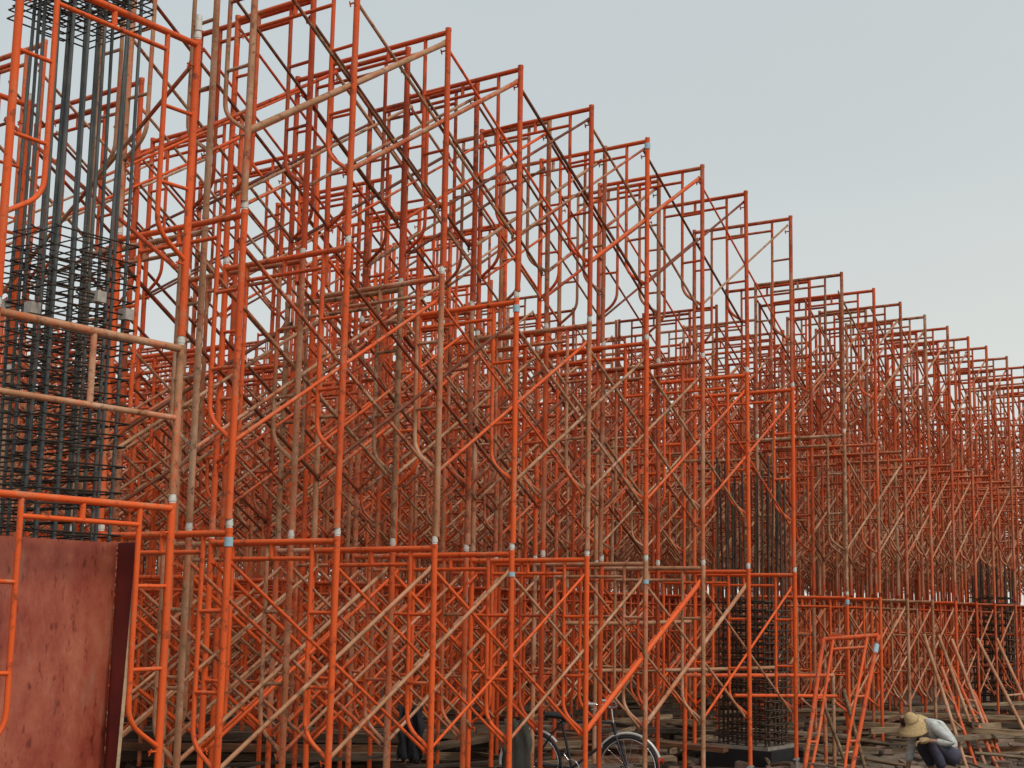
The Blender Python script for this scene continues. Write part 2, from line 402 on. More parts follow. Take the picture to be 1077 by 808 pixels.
for q,f in enumerate(braces):
    L_=f['u1']-f['u0']; dn=(f['side']==1)
    bars=[((0,-.012,ZL),(L_,-.012,ZU)),((0,.012,ZU),(L_,.012,ZL))]
    if q>=NIND:
        T=Matrix.Translation((f['u0'],f['v'],f['z']))
        for p,q2 in bars: stuffb.add(BAR,T@barM(p,q2,1.1))
        continue
    cb=[]
    for bi in range(2):
        t=random.random()
        if f['side']==1 and f['k']>0: cb.append(random.choice([(.0,.0,2.0),(.05,.1,1.6),(.3,.3,1.2),(.0,.5,.8),(.4,.5,.6),(.1,.8,.4)]))
        elif f['k']==2 and bi==1 and random.random()<.6: cb.append(random.choice([(.0,.0,2.2),(.1,.0,1.9),(.26,.1,1.7)]))
        elif f['k']>0: cb.append(random.choice([(.40,.4,.8),(.46,.4,.4),(.34,.4,.9),(.05,.8,.4),(.2,.5,.9),(.0,.1,1.8)]))
        else: cb.append(random.choice([(0,.95,.2),(.03,.85,.5),(.2,.7,.5),(.36,.7,.4),(.42,.6,.3),(.3,.6,.6)]))
    span='%s to %s frame'%(ordn(f['i']+1),ordn(f['i']+3))
    sd='camera-side' if f['side']==0 else 'far-side'
    lab='%s brace, %s tier of %s, %s'%(sd,TIER[f['k']],f['nm'],span)
    if q<NPART:
        root=empty('cross_brace',(f['u0'],f['v'],f['z']),lab,'cross brace','cross braces between the frames')
        for bi,(p,q2) in enumerate(bars):
            w=random.choice([.85,.9,1,1,1.15]); c=cb[bi]
            fx=FIXW.get((f['ri'],f['i'],f['k'],f['side'],bi))
            if fx: w,c=fx
            o=link('brace_bar',BARM,root); o.matrix_local=barM(p,q2,w); o.color=(*c,1)
        o=link('pivot_bolt',BOLT,root); o.location=(L_/2,0,(ZL+ZU)/2)
    else:
        mb=MB()
        for p,q2 in bars: mb.add(BAR,barM(p,q2,1.1))
        o=obj('cross_brace',mb,PAINT); o.location=(f['u0'],f['v'],f['z']); o.color=(*cb[0],1)
        tag(o,lab,'cross brace','cross braces between the frames')
so=obj('cross_brace',stuffb,FARPAINT); so.color=(.24,.5,.6,1)
tag(so,'mass of crossing brace bars deep inside the scaffolding','cross brace','cross braces between the frames','stuff')

# ------------------------------------------------------------------ the near tower round the big column (frames turned 90 degrees)
def tower_frame(u_right,v,z,h,lab,col,pins=True,half=False):
    root=empty('scaffold_frame',(u_right,v,z),lab,'scaffold frame','frames of the near tower',rz=math.pi/2)
    if not half:
        root.scale=(1,1,h/H)
        for n_,me in FM:
            o=link(n_,me,root); o.color=col
            if n_=='post' and pins: link('coupling_pin',PM[0 if o.data==FM[0][1] else 1],o)
    else:
        for yo in (0,W):
            o=obj('post',MB().tube([(0,yo,.022),(0,yo,h*.5),(0,yo,h-.03)],PR,8),PAINT,root); o.color=col
            p=link('coupling_pin',PM[0 if yo==0 else 1],o); p.location=(0,0,h-H)
        for nme,pts,r_ in (('top_beam',[(0,.012,h-.05),(0,W/2,h-.05),(0,W-.012,h-.05)],BR),('lower_beam',[(0,.012,h*.50),(0,W-.012,h*.50)],.016),('stub',[(0,W/2,h-.06),(0,W/2,h*.5+.01)],.0165)):
            o=obj(nme,MB().tube(pts,r_,8),PAINT,root); o.color=col
    return root
uN=5.212; NZ=[.53,2.258,3.116,4.851]
# rz=90deg : local y -> -x, so local y=0 is the right-hand post
for lab,v,where in (('near',-.356,'on the camera side of'),('far',1.30,'behind')):
    tower_frame(uN+(.0 if lab=='near' else .10),v,NZ[0],NZ[1]-NZ[0],'bright orange bottom frame turned sideways %s the big rebar column'%where,(0,1,.2,1))
    tower_frame(uN+(.0 if lab=='near' else .10),v,NZ[1],NZ[2]-NZ[1],'half-height frame with one middle stub, %s the big rebar column'%where,(.30,.75,.5,1),half=True)
    tower_frame(uN+(.0 if lab=='near' else .10),v,NZ[2],NZ[3]-NZ[2],'orange upper frame turned sideways %s the big rebar column'%where,(.0,.9,.3,1))
o=link('spigot',MB().tube([(0,0,0),(0,0,.09)],.019,8).mesh('spigot',M_pin)); o.location=(uN,-.356,4.88)
tag(o,'silver coupling spigot standing on the right post of the near tower','spigot')
def tower_brace(u,zl,zu,lab):
    root=empty('cross_brace',(u,-.356,0),lab,'cross brace','braces of the near tower')
    for p,q2,c in (((-.012,0,zl),(-.012,1.656,zu),(.0,.6,.5)),((.012,0,zu),(.012,1.656,zl),(.3,.4,.5))):
        p=Vector(p);q2=Vector(q2); d=q2-p; x=d.normalized(); y=Vector((1,0,0)); z=x.cross(y)
        o=link('brace_bar',BARM,root); o.color=(*c,1)
        o.matrix_local=Matrix(((x.x*d.length,y.x,z.x,p.x),(x.y*d.length,y.y,z.y,p.y),(x.z*d.length,y.z,z.z,p.z),(0,0,0,1)))
tower_brace(uN-.05,3.5,4.66,'X brace on the right side of the near tower, upper tier')
# base jacks under the nearest posts
def jack(u,v,z0,z1,lab):
    root=empty('base_jack',(u,v,z0),lab,'base jack','base jacks under the posts')
    obj('base_plate',MB().box((-.07,-.07,0),(.07,.07,.008)),M_galv,root)
    obj('screw',MB().tube([(0,0,.008),(0,0,z1-z0+.02)],.017,8),M_galv,root)
    obj('jack_nut',MB().tube([(0,0,z1-z0-.03),(0,0,z1-z0)],.03,6).tube([(-.07,0,z1-z0-.015),(.07,0,z1-z0-.015)],.008,6),M_galv,root)

# ------------------------------------------------------------------ rebar columns
def rebar_column(cx,cy,side,z0,ztop,bars,stz,sr,br,mat_s,lab,topz=None,twin=True,mat_b=None):
    root=empty('rebar_column',(cx,cy,z0),lab,'rebar column')
    h=side/2
    P=[]
    for i in range(bars):
        t=-h+side*i/(bars-1)
        P+= [(t,-h),(t,h)]
        if 0<i<bars-1: P+=[(-h,t),(h,t)]
    for (x,y) in P:
        jx,jy=random.uniform(-.012,.012),random.uniform(-.012,.012); tx,ty=random.uniform(-.03,.03),random.uniform(-.03,.03)
        tw=.22; zt=ztop-z0+random.uniform(-.25,.15); inx=.024 if x<0 else -.024; iny=.024 if y<0 else -.024
        m_=MB().tube([(x*.93+jx,y*.93+jy,0),(x*.93-jx,y*.93-jy,zt*.5),(x*.93+jx+tx,y*.93+jy+ty,zt)],br,6)
        if twin and random.random()<tw:
            m_.tube([(x*.93+jx+inx,y*.93+jy+iny*.4,zt*.15),(x*.93-jx+inx*1.1,y*.93-jy+iny*.4,zt*.5),(x*.93+jx+inx+tx,y*.93+iny*.5+ty,zt*.97)],br*.95,6)
        obj('vertical_bar',m_,mat_b or M_rebar,root)
    # one hoop = outer square and two crossing ties
    def hoop(x0,x1,y0,y1,mb,z,e):
        ring=[(x0,y0,z),(x1,y0,z+e),(x1,y1,z),(x0,y1,z-e),(x0,y0,z),(x0-.02,y0+.01,z+.015)]
        mb.tube(ring,sr,5)
    variants=[]
    for k in range(4):
        e=.008; mb=MB(); q=h+.022; d=lambda:random.uniform(-.012,.012)
        hoop(-q+d(),q+d(),-q+d(),q+d(),mb,0,e); hoop(-q,q,-h*.36+d(),h*.36+d(),mb,.018,-e); hoop(-h*.36+d(),h*.36+d(),-q,q,mb,-.016,e)
        variants.append(mb.mesh('stirrup',mat_s))
    for z in stz:
        o=link('stirrup',random.choice(variants),root); o.location=(random.uniform(-.008,.008),random.uniform(-.008,.008),z-z0+random.uniform(-.012,.012))
        o.rotation_euler=(random.uniform(-.025,.025),random.uniform(-.025,.025),random.uniform(-.03,.03))
    return root
stz=[1.98+.075*i for i in range(23)]+[4.93+.034*i for i in range(7)]
col1=rebar_column(4.84,.20,.50,.1,6.6,5,stz,.0052,.0098,M_stir,'tall dark rebar cage column behind red plywood, tied bars rising past the tower')
for k,(x,y,z) in enumerate(((-.27,-.12,3.12),(-.27,.13,3.16),(.02,-.27,3.22),(.22,-.27,3.16)  )):
    o=obj('spacer_block',MB().box((x-.03,y-.03,z-.03),(x+.03,y+.03,z+.03)),M_block,col1); o.rotation_euler=(0,0,random.uniform(-.05,.05))
stz2=[.34+.075*i for i in range(21)]
col2=rebar_column(14.56,.81,.58,.1,3.3,6,stz2,.0068,.0135,M_stir2,'dark rebar cage column on a black plinth near the right end of the front row',twin=False,mat_b=M_stir2)
pl=obj('plinth',MB().box((-.40,-.40,-.15),(.40,.40,.20)),M_plinth,col2)
obj('concrete_kicker',MB().box((-.33,-.33,.20),(.33,.33,.235)),M_conc,col2)
# further rebar columns standing inside the block, seen as dark uprights
for (cx,cy,lab) in ((23.62,.95,'rebar column near the right edge of the scaffolding'),(14.56,10.4,'rebar column deep in the block, left of centre'),(23.9,10.4,'rebar column deepest in the block, at the centre')):
    rebar_column(cx,cy,.56,.1,2.6 if cy<2 else 4.4,5,[.3+.11*i for i in range(17)],.008,.015,M_stir2,'dark '+lab,twin=False,mat_b=M_stir2)

# ------------------------------------------------------------------ red plywood formwork at the column foot
root=empty('plywood_formwork',(4.62,-.12,.03),'red-brown plywood formwork box round the foot of the big rebar column','formwork')
obj('front_panel',MB().box((-.52,-.02,-.0),(.42,.0,1.985)),M_ply,root)
# right-hand panel projecting toward the camera, leaning slightly
sp=MB(); 
sp.grid([[(.425,-.021,0),(.425,-.021,1.99)],[(.30,-.33,0),(.30+.10,-.25,1.98)]][::-1],smooth=False)
def slab(p0,p1,t,name,mat,parent):
    # vertical-ish board between two edge lines p0=(bottom,top), p1=(bottom,top), thickness t along normal
    a,b_,c,d=[Vector(x) for x in (p0[0],p1[0],p1[1],p0[1])]; n=(b_-a).cross(d-a).normalized()*t
    m=MB(); m.v=[a,b_,c,d,a+n,b_+n,c+n,d+n]; m.f=[(3,2,1,0),(4,5,6,7),(0,1,5,4),(1,2,6,5),(2,3,7,6),(3,0,4,7)]; m.smooth=[False]*6
    return obj(name,m,mat,parent)
s_=slab(((.418,-.022,0),(.425,-.022,1.985)),((.30,-.22,0),(.395,-.20,1.985)),-.016,'side_panel',M_plyshade,root)
slab(((.2995,-.2205,0),(.3945,-.2005,1.986)),((.2935,-.2265,0),(.3900,-.2090,1.986)),-.0165,'panel_edge',M_plyedge,root)
obj('left_panel',MB().box((-.60,-.03,0),(-.523,-.012,1.97)),M_plyshade,root)
obj('back_panel',MB().box((-.52,.62,0),(.42,.638,1.9)),M_plyshade,root)
for z in (.35,1.1,1.75): obj('batten',MB().box((-.50,.002,z),(.40,.042,z+.06)),M_wood,root)
for x in (.2,.4):
    pass

# ------------------------------------------------------------------ timber on the ground
TONES=[((.6,.55,.5),'brown'),((1.25,1.2,1.1),'pale tan'),((.3,.28,.26),'dark'),((.8,.5,.36),'reddish'),((.9,.88,.86),'grey-brown')]
def plank(x,y,z,L_,w,t,rz,lab,tilt=0,col=None):
    o=obj('timber_plank',MB().box((-L_/2,-w/2,0),(L_/2,w/2,t)),M_wood)
    o.location=(x,y,z); o.rotation_euler=(random.uniform(-.06,.06),tilt,rz); o.color=(*(col or random.choice(TONES)[0]),1)
    tag(o,lab,'plank','loose timber strewn under the scaffolding'); return o
LB='weathered loose timber plank lying among others under the scaffolding'
for i in range(210):
    t=random.random(); u=9+16*random.random()**.9; v=-.2+7.0*random.random()
    if i<60: u=random.uniform(12,24); v=random.uniform(-.9,1.2) if u>15.5 else random.uniform(1.4,5)
    lay=random.choice([0,0,1,1,2,3]); 
    if u<13 and v<1.6: lay=min(lay,1)
    if math.hypot(u-15.1,v+1.0)<2.1 and v<1.2: continue
    plank(u,v,hgt(u,v)+.02+lay*.085,random.uniform(1.2,3.4),random.choice([.04,.06,.09,.14]),random.choice([.025,.04,.05,.07]),random.choice([-.95,.1,.2,1.4,-.75,-.5])+random.uniform(-.4,.4),LB,random.uniform(-.05,.05))
# stacked pile seen low on the left
for i in range(44):
    j=i%11; k=i//11
    plank(10.4+.25*j+random.uniform(-.1,.1),4.3-.02*j+random.uniform(-.25,.25),.1+k*.10,random.uniform(2.6,3.6),.10,.07,-.90+random.uniform(-.08,.08),'timber plank in the low stack behind the scaffolding on the left')
o=plank(17.7,-.55,.36,2.6,.07,.06,-1.45,'long pale pole lying level just behind the worker',0,(1.7,1.65,1.5))
for i in range(26):
    an=random.uniform(0,6.3); rr=random.uniform(.75,2.4); u=15.3+rr*math.cos(an); v=-.8+rr*.8*math.sin(an)
    if u<14.9 and v<-.6: continue
    o=MB().tube([(0,0,0),(random.uniform(-.01,.01)+.5,0,.01),(1,0,0)],random.choice([.014,.02,.026]),7)
    L_=random.uniform(.6,1.9); pz=hgt(u,v)+random.uniform(.02,.12)
    o=obj('timber_pole',o,M_wood); o.location=(u,v,pz); o.scale=(L_,1,1); o.rotation_euler=(0,random.uniform(-.12,.12),random.uniform(0,6.3)); o.color=(*random.choice(TONES)[0],1)
    tag(o,'thin loose pole lying in the litter round the crouching worker','pole','loose poles lying round the worker')
# rubble and chips : nobody could count them
rb=MB()
for i in range(1500):
    u=random.uniform(8,27); v=random.uniform(-2.2,6); s=random.uniform(.02,.075)
    Mx=Matrix.Translation((u,v,hgt(u,v)+s*.3))@Matrix.Rotation(random.uniform(0,6.3),4,'Z')@Matrix.Rotation(random.uniform(-.6,.6),4,'X')
    rb.box((-s*random.uniform(.6,2.6),-s,-s*.4),(s,s*random.uniform(.4,1),s*.4),Mx)
o=obj('rubble',rb,simple('rubble_mix',(.09,.055,.04),.9,0,(.30,.2,.15),3)); tag(o,'brick chips and wood scraps scattered over the earth','rubble',None,'stuff')

# ------------------------------------------------------------------ loose frames and poles leaning at the right
def lean_ladder(b0,t0,b1,t1,lab,c0,c1,rungs=(.2,.45),cat='leaning frame',top=False,r=.021):
    base=Vector(b0); root=empty('leaning_frame',base,lab,cat,'loose frames propped against the scaffolding')
    for (p,q_,c) in ((b0,t0,c0),(b1,t1,c1)):
        o=obj('post',MB().tube([Vector(p)-base,(Vector(p)+Vector(q_))/2-base+Vector((.004,0,.004)),Vector(q_)-base],r,8),PAINT,root); o.color=(*c,1)
    for f_ in rungs:
        p=Vector(b0).lerp(Vector(t0),f_)-base; q_=Vector(b1).lerp(Vector(t1),f_)-base
        o=obj('rung',MB().tube([p,q_],.014,7),PAINT,root); o.color=(*c0,1)
    return root
TN=(.42,.5,.3); OR=(.0,.85,.3)
lean_ladder((16.75,-.80,-.02),(17.39,-.10,1.51),(17.08,-.80,-.02),(17.57,-.24,1.13),'tan frame leaning behind the worker, leftmost of the propped pairs',TN,(.1,.6,.4),(.12,.38,.62))
lean_ladder((17.5,-.92,-.06),(18.13,-.17,1.13),(17.75,-.92,-.04),(18.34,-.37,.83),'orange frame leaning just right of the worker, lowest of the propped pairs',(.14,.7,.6),(.2,.7,.5),(.25,.6))
lean_ladder((18.0,-1.3,-.05),(18.79,-.30,1.46),(18.45,-1.3,-.05),(19.44,-.35,1.46),'tan frame leaning at the far right edge of the picture',TN,(.3,.6,.3),(.3,.55))
lean_ladder((17.55,-.75,-.02),(18.2,.0,1.50),(17.75,-.85,-.02),(18.4,-.1,1.45),'weathered frame leaning between the two other propped pairs',(.5,.5,.4),TN,(.2,.5))
# tilted full frame left of the worker
root=empty('leaning_frame',(13.03,-.45,0),'bright orange frame tilted against the scaffolding left of the worker','leaning frame','loose frames propped against the scaffolding')
B0=Vector((13.03,-.45,0)); pts=dict(TL=Vector((13.64,-.41,1.48)),TR=Vector((13.95,-.86,1.53)),BL=Vector((12.93,-.46,-.0)),BR=Vector((13.17,-.81,.0)))
def lp(a,b,t): return a.lerp(b,t)-B0
for a_,b_ in (('BL','TL'),('BR','TR')): o=obj('post',MB().tube([pts[a_]-B0,lp(pts[a_],pts[b_],.5),pts[b_]-B0],.0228,8),PAINT,root); o.color=(.06,.75,.7,1)
o=obj('top_beam',MB().tube([lp(pts['TL'],pts['TR'],0),lp(pts['TL'],pts['TR'],1)],.0225,8),PAINT,root); o.color=(0,.7,.5,1)
i0a=lp(pts['TL'],pts['TR'],.18); i0b=lp(pts['BL'],pts['BR'],.18); i1a=lp(pts['TL'],pts['TR'],.8); i1b=lp(pts['BL'],pts['BR'],.8)
for p,q_ ,e in ((i0a,i0b,pts['BL']-B0),(i1a,i1b,pts['BR']-B0)):
    o=obj('inner_post',MB().tube([p,p.lerp(q_,.62),p.lerp(q_,.78).lerp(e,.25)],.0158,8),PAINT,root); o.color=(.05,.9,.3,1)
for t in (.62,.35):
    for s0,s1 in ((0,.19),(.8,1)):
        o=obj('rung',MB().tube([lp(pts['BL'],pts['TL'],t).lerp(lp(pts['BR'],pts['TR'],t),s0),lp(pts['BL'],pts['TL'],t).lerp(lp(pts['BR'],pts['TR'],t),s1)],.0135,7),PAINT,root); o.color=(.1,.8,.4,1)
o=obj('lower_beam',MB().tube([lp(pts['BL'],pts['TL'],.93).lerp(lp(pts['BR'],pts['TR'],.93),.18),lp(pts['BL'],pts['TL'],.93).lerp(lp(pts['BR'],pts['TR'],.93),.8)],.0158,7),PAINT,root); o.color=(.1,.7,.4,1)
d_=(pts['TR']-pts['BR']).normalized(); p_=pts['TR']-B0-d_*.10
obj('blue_label',MB().tube([p_,p_-d_*.09],.0262,9),M_tag,root)
# frame lying on its side behind it (two long level tubes on short legs)
root=empty('side_lying_frame',(14.9,.03,0),'orange frame turned on its side between the rebar column and the leaning frame','leaning frame')
B0=Vector((14.9,.03,0))
for nme,p,q_,r_,c in (('top_beam',(12.5,.52,1.12),(14.9,.03,1.08),.02,(.1,.7,.4)),('lower_beam',(13.1,.30,.92),(14.8,-.05,.87),.018,OR),('leg',(14.9,.03,1.10),(15.03,.08,.02),.0215,TN),('leg',(14.6,.0,.9),(14.62,.0,.02),.0215,(.35,.6,.4)),('leg',(12.5,.52,1.13),(12.52,.54,.08),.0215,OR)):
    o=obj(nme,MB().tube([Vector(p)-B0,Vector(q_)-B0],r_,8),PAINT,root); o.color=(*c,1)
# loose tubes
def loose(p,q_,c,lab,r=.019):
    p=Vector(p);q_=Vector(q_); o=obj('loose_tube',MB().tube([Vector((0,0,0)),(q_-p)*.5+Vector((0,0,-.01)),q_-p],r,8),PAINT); o.location=p; o.color=(*c,1)
    return tag(o,lab,'tube')
loose((12.15,1.62,1.13),(14.3,.42,1.16),(.5,.5,.2),'long tan tube tied level across the frames left of the rebar column')
loose((11.2,1.1,1.60),(12.75,.6,1.63),(.5,.5,.2),'short cement-dusted tube hanging level beside the rebar column')
# bent orange tube in front of the plinth
p0=Vector((13.55,-.35,.14)); o=obj('loose_tube',MB().tube([(0,.25,-.08),(0,.2,-.02),(.04,.12,0),(.6,-.3,.0),(.66,-.36,-.02),(.66,-.4,-.1)],.019,8),PAINT); o.location=p0; o.color=(*OR,1); tag(o,'bent orange tube lying in front of the black plinth','tube')
# steep poles left of the worker
for k,(p,q_,lab) in enumerate((((14.9,-.35,.0),(14.75,-.15,.95),'thin tan pole standing askew left of the worker, nearer the hat'),((14.6,-.3,.0),(14.3,-.1,.85),'thin tan pole standing askew between leaning frame and worker'))):
    o=obj('timber_pole',MB().tube([(0,0,0),Vector(q_)-Vector(p)],.02,7),M_wood); o.location=p; o.color=(1.1,.95,.8,1); tag(o,lab,'pole')

# black cloth draped on a rung, grey sheet standing on the ground
def cloth(name,x,y,z0,z1,w,mat,lab,cat,rz=0,amp=.03):
    rows_=[]
    nz,nx=12,12
    for i in range(nz+1):
        z=z0+(z1-z0)*i/nz; rows_.append([((j/nx-.5)*w*(1-.25*abs(i/nz-.5)+.1*math.sin(i*1.1)),amp*math.sin(j*1.3+i*.5)+amp*.6*math.sin(j*2.9),z+.02*math.sin(j*1.7)) for j in range(nx+1)])
    m=MB().grid(rows_); o=obj(name,m,mat); md=o.modifiers.new('th','SOLIDIFY'); md.thickness=.006
    o.location=(x,y,0); o.rotation_euler=(0,0,rz); return tag(o,lab,cat)
cloth('black_jacket',9.55,1.50,.46,.90,.22,M_blackcloth,'black work jacket hanging low behind the front row','jacket',-.9)
cloth('grey_sheet',10.1,.80,.30,.80,.24,M_greysheet,'dark grey sheet hanging upright beside the bicycle','sheet',-.9,.012)

# ------------------------------------------------------------------ bicycles
def bicycle(x,y,z,rz,lab,frame_mat):
    root=empty('bicycle',(x,y,z),lab,'bicycle',None,rz)
    def circ(c,r,tr,n=30,a0=0,a1=360,m=6):
        return [(c[0]+r*math.cos(R(a0+(a1-a0)*k/n)),c[1],c[2]+r*math.sin(R(a0+(a1-a0)*k/n))) for k in range(n+1)]
    for cx in (-.52,.52):
        w=empty_part('wheel',root)
        obj('tyre',MB().tube(circ((cx,0,.33),.315,0),.017,6,cap=False),M_black,w)
        obj('rim',MB().tube(circ((cx,0,.33),.292,0),.010,5,cap=False),M_chrome,w)
        sp=MB()
        for k in range(18):
            an=k*math.pi/9; s=.02 if k%2 else -.02
            sp.tube([(cx,s,.33),(cx+.29*math.cos(an),0,.33+.29*math.sin(an))],.0018,4,cap=False)
        obj('spokes',sp,M_chrome,w); obj('hub',MB().tube([(cx,-.045,.33),(cx,.045,.33)],.018,8),M_chrome,w)
        obj('mudguard',MB().tube(circ((cx,0,.33),.352,0,16,20 if cx>0 else 40,150 if cx>0 else 185),.017,6),M_white,root)
    fr=MB(); bb_=(-.08,0,.30); hd=(.36,0,.78); hd2=(.39,0,.66); st_=(-.20,0,.78)
    fr.tube([bb_,hd2],.016,7).tube([st_,hd],.014,7).tube([bb_,st_],.015,7)
    for s in (-.05,.05): fr.tube([bb_,(-.52,s,.33)],.009,5).tube([st_,(-.52,s,.33)],.008,5)
    fr.tube([hd,hd2],.02,7)
    obj('frame',fr,frame_mat,root)
    fk=MB()
    for s in (-.045,.045): fk.tube([hd2,(.42,s,.6),(.49,s,.38),(.52,s,.33)],.010,5)
    obj('fork',fk,frame_mat,root)
    hb=MB().tube([(.36,0,.78),(.34,0,.93)],.011,6).tube([(.24,-.29,.98),(.33,-.25,.975),(.37,-.12,.94),(.34,0,.93),(.37,.12,.94),(.33,.25,.975),(.24,.29,.98)],.011,6)
    obj('handlebar',hb,M_chrome,root)
    for s in (-1,1):
        obj('grip',MB().tube([(.15,s*.31,.985),(.25,s*.287,.98)],.017,7),M_white,root)
        obj('brake_lever',MB().tube([(.34,s*.24,.965),(.27,s*.30,.935),(.20,s*.31,.93)],.006,5),M_chrome,root)
    obj('seat_post',MB().tube([(-.20,0,.78),(-.225,0,.83)],.012,6),M_chrome,root)
    sd=MB(); sd.grid([[( -.36+.27*t, math.sin(an)*(.085*(1-t)**.6+.02), .83+.035*math.cos(an)+.01*math.cos(t*3)) for an in [2*math.pi*k/12 for k in range(12)]] for t in (0,.15,.4,.7,.95,1)],closed=True)
    obj('saddle',sd,M_black,root)
    ck=MB().tube([(c[0],-.05,c[2]) for c in circ((-.08,0,.30),.09,0,18)],.006,5,cap=False).tube([(-.08,-.06,.30),(.03,-.075,.17)],.01,5).tube([(-.08,.06,.30),(-.19,.075,.43)],.01,5)
    obj('crank',ck,M_chrome,root)
    for s,p in ((-1,(.03,-.075,.17)),(1,(-.19,.075,.43))): obj('pedal',MB().box((p[0]-.045,p[1]+min(0,s*.09),p[2]-.012),(p[0]+.045,p[1]+max(0,s*.09),p[2]+.012)),M_black,root)
    obj('reflector',MB().tube([(.66+.215,-.012,.42),(.66+.24,-.012,.42)],.03,8),M_redlens,root)
    cr=MB()
    for s in (-.06,0,.06): cr.tube([(-.30,s,.72),(-.68,s,.72)],.006,5)
    cr.tube([(-.68,-.07,.72),(-.68,.07,.72)],.006,5).tube([(-.6,-.06,.72),(-.53,-.06,.34)],.005,5).tube([(-.6,.06,.72),(-.53,.06,.34)],.005,5)
    obj('rear_carrier',cr,M_galv,root)
    return root
def empty_part(name,parent):
    o=bpy.data.objects.new(name,None); C.objects.link(o); o.parent=parent; o.empty_display_size=.05; return o
bicycle(11.30,.95,.05,R(-72),'bicycle with white mudguard and silver handlebar parked behind the front posts',M_bikeblue).scale=(.86,.86,.86)

# ------------------------------------------------------------------ worker
M_skin=simple('skin',(.30,.155,.09),.6,0,(.36,.19,.115),30)
M_shirt=simple('pale_shirt',(.40,.42,.40),.9,0,(.64,.65,.62),9,bump=1.0,mapping=(1,1,2.4))
M_trous=simple('navy_trousers',(.035,.035,.06),.9,0,(.075,.07,.10),10,bump=1.0)
M_glove=simple('tan_glove',(.38,.25,.13),.9,0,(.48,.33,.18),30)
M_straw=simple('straw',(.40,.27,.12),.85,0,(.60,.44,.22),60,bump=.5)
M_hair=simple('black_hair',(.012,.010,.010),.6)
M_shoe=simple('dark_shoe',(.03,.035,.03),.8)
def skin_obj(name,joints,edges,mat,parent,sub=2):
    me=bpy.data.meshes.new(name); me.from_pydata([j[:3] for j in joints],edges,[]); me.materials.append(mat)
    o=link(name,me,parent); o.modifiers.new('skin','SKIN'); 
    for i,j in enumerate(joints):
        sv=me.skin_vertices[0].data[i]; r=j[3]; sv.radius=(r,r) if not isinstance(r,tuple) else r
        sv.use_root=(i==0)
    md=o.modifiers.new('sub','SUBSURF'); md.levels=sub; md.render_levels=sub
    o.modifiers['skin'].use_smooth_shade=True
    return o
# local frame: +x the way he faces, +y his left (camera side), z up
ang=math.atan2(.81,-.58)   # faces screen-left
W0=Vector((15.32,-.83,.045))
worker=empty('person',W0,'worker in a straw hat, pale shirt and navy trousers squatting with head down','person',None,ang)
pel=(-.27,0,.24); ch=(-.02,0,.54); 
J=[(-.27,0,.24,.105),(-.20,0,.37,.105),(-.10,0,.49,.115),(.0,0,.56,.085),(.06,0,.565,.05),(.13,0,.545,.062),(.17,0,.53,.07),
   # left leg (camera side) 7..10
   (-.25,.09,.22,.078),(.0,.14,.40,.058),(-.10,.13,.20,.046),(-.13,.12,.05,.034),(-.02,.13,.025,.03),
   # right leg 12..16
   (-.25,-.09,.22,.078),(.06,-.12,.37,.058),(-.06,-.12,.18,.046),(-.10,-.12,.05,.034),(.02,-.13,.025,.03),
   # left arm 17..19
   (-.03,.15,.55,.048),(-.22,.20,.38,.038),(-.03,.17,.39,.028),(.04,.16,.40,.026),
   # right arm 21..
   (.0,-.15,.54,.048),(.10,-.18,.33,.038),(.15,-.17,.12,.028),(.16,-.165,.06,.026)]
E_=[(0,1),(1,2),(2,3),(3,4),(4,5),(5,6),(0,7),(7,8),(8,9),(9,10),(10,11),(0,12),(12,13),(13,14),(14,15),(15,16),(3,17),(17,18),(18,19),(19,20),(3,21),(21,22),(22,23),(23,24)]
skin_obj('body',J,E_,M_skin,worker)
# head with a face turned down
HD=Matrix.Translation((.17,0,.52))@Matrix.Rotation(R(52),4,'Y')
hm=MB(); hm.sphere((0,0,0),(.086,.072,.105),18,12)
hm.sphere((.03,0,-.055),(.05,.045,.05),12,8)
hm.tube([(.080,0,.02),(.100,0,-.012),(.082,0,-.022)],[.008,.014,.008],8)
for s in (-1,1): hm.sphere((-.005,s*.073,-.008),(.018,.009,.028),8,6)
h=obj('head',hm,M_skin,worker); h.matrix_local=HD
fm=MB()
for s in (-1,1): fm.sphere((.077,s*.028,.012),(.008,.013,.007),8,6)
e=obj('eyes',fm,M_hair,h); e2=obj('mouth',MB().tube([(.078,-.022,-.058),(.084,0,-.060),(.078,.022,-.058)],.005,6),simple('lips',(.25,.09,.07),.6),h)
hr=MB(); hr.sphere((-.014,0,.018),(.086,.078,.098),16,10); obj('hair',hr,M_hair,h)
# straw hat with a wide drooping brim
hat=empty_part('straw_hat',worker); 
prof=[(0,.112),(.022,.108),(.045,.094),(.062,.070),(.076,.044),(.090,.018),(.118,-.008),(.150,-.034),(.178,-.060),(.186,-.070),(.182,-.075),(.15,-.024),(.10,.004),(.085,.03)]
rows_=[[(max(r_,.0005)*math.cos(t)*(1+.02*math.sin(3*t)),max(r_,.0005)*math.sin(t),z+(.014*math.sin(2*t+.5) if r_>.12 else 0)) for t in [2*math.pi*k/32 for k in range(32)]] for r_,z in prof]
hb=obj('hat_crown_and_brim',MB().grid(rows_,closed=True),M_straw,hat)
bandm=MB().grid([[(r_*math.cos(t),r_*math.sin(t),z) for t in [2*math.pi*k/32 for k in range(32)]] for r_,z in ((.0935,.015),(.0815,.038))],closed=True)
obj('hat_band',bandm,simple('hat_band_cloth',(.30,.20,.09),.9),hat)
hat.matrix_local=Matrix.Translation((.155,.02,.575))@Matrix.Rotation(R(28),4,'Y')@Matrix.Rotation(R(-22),4,'X')
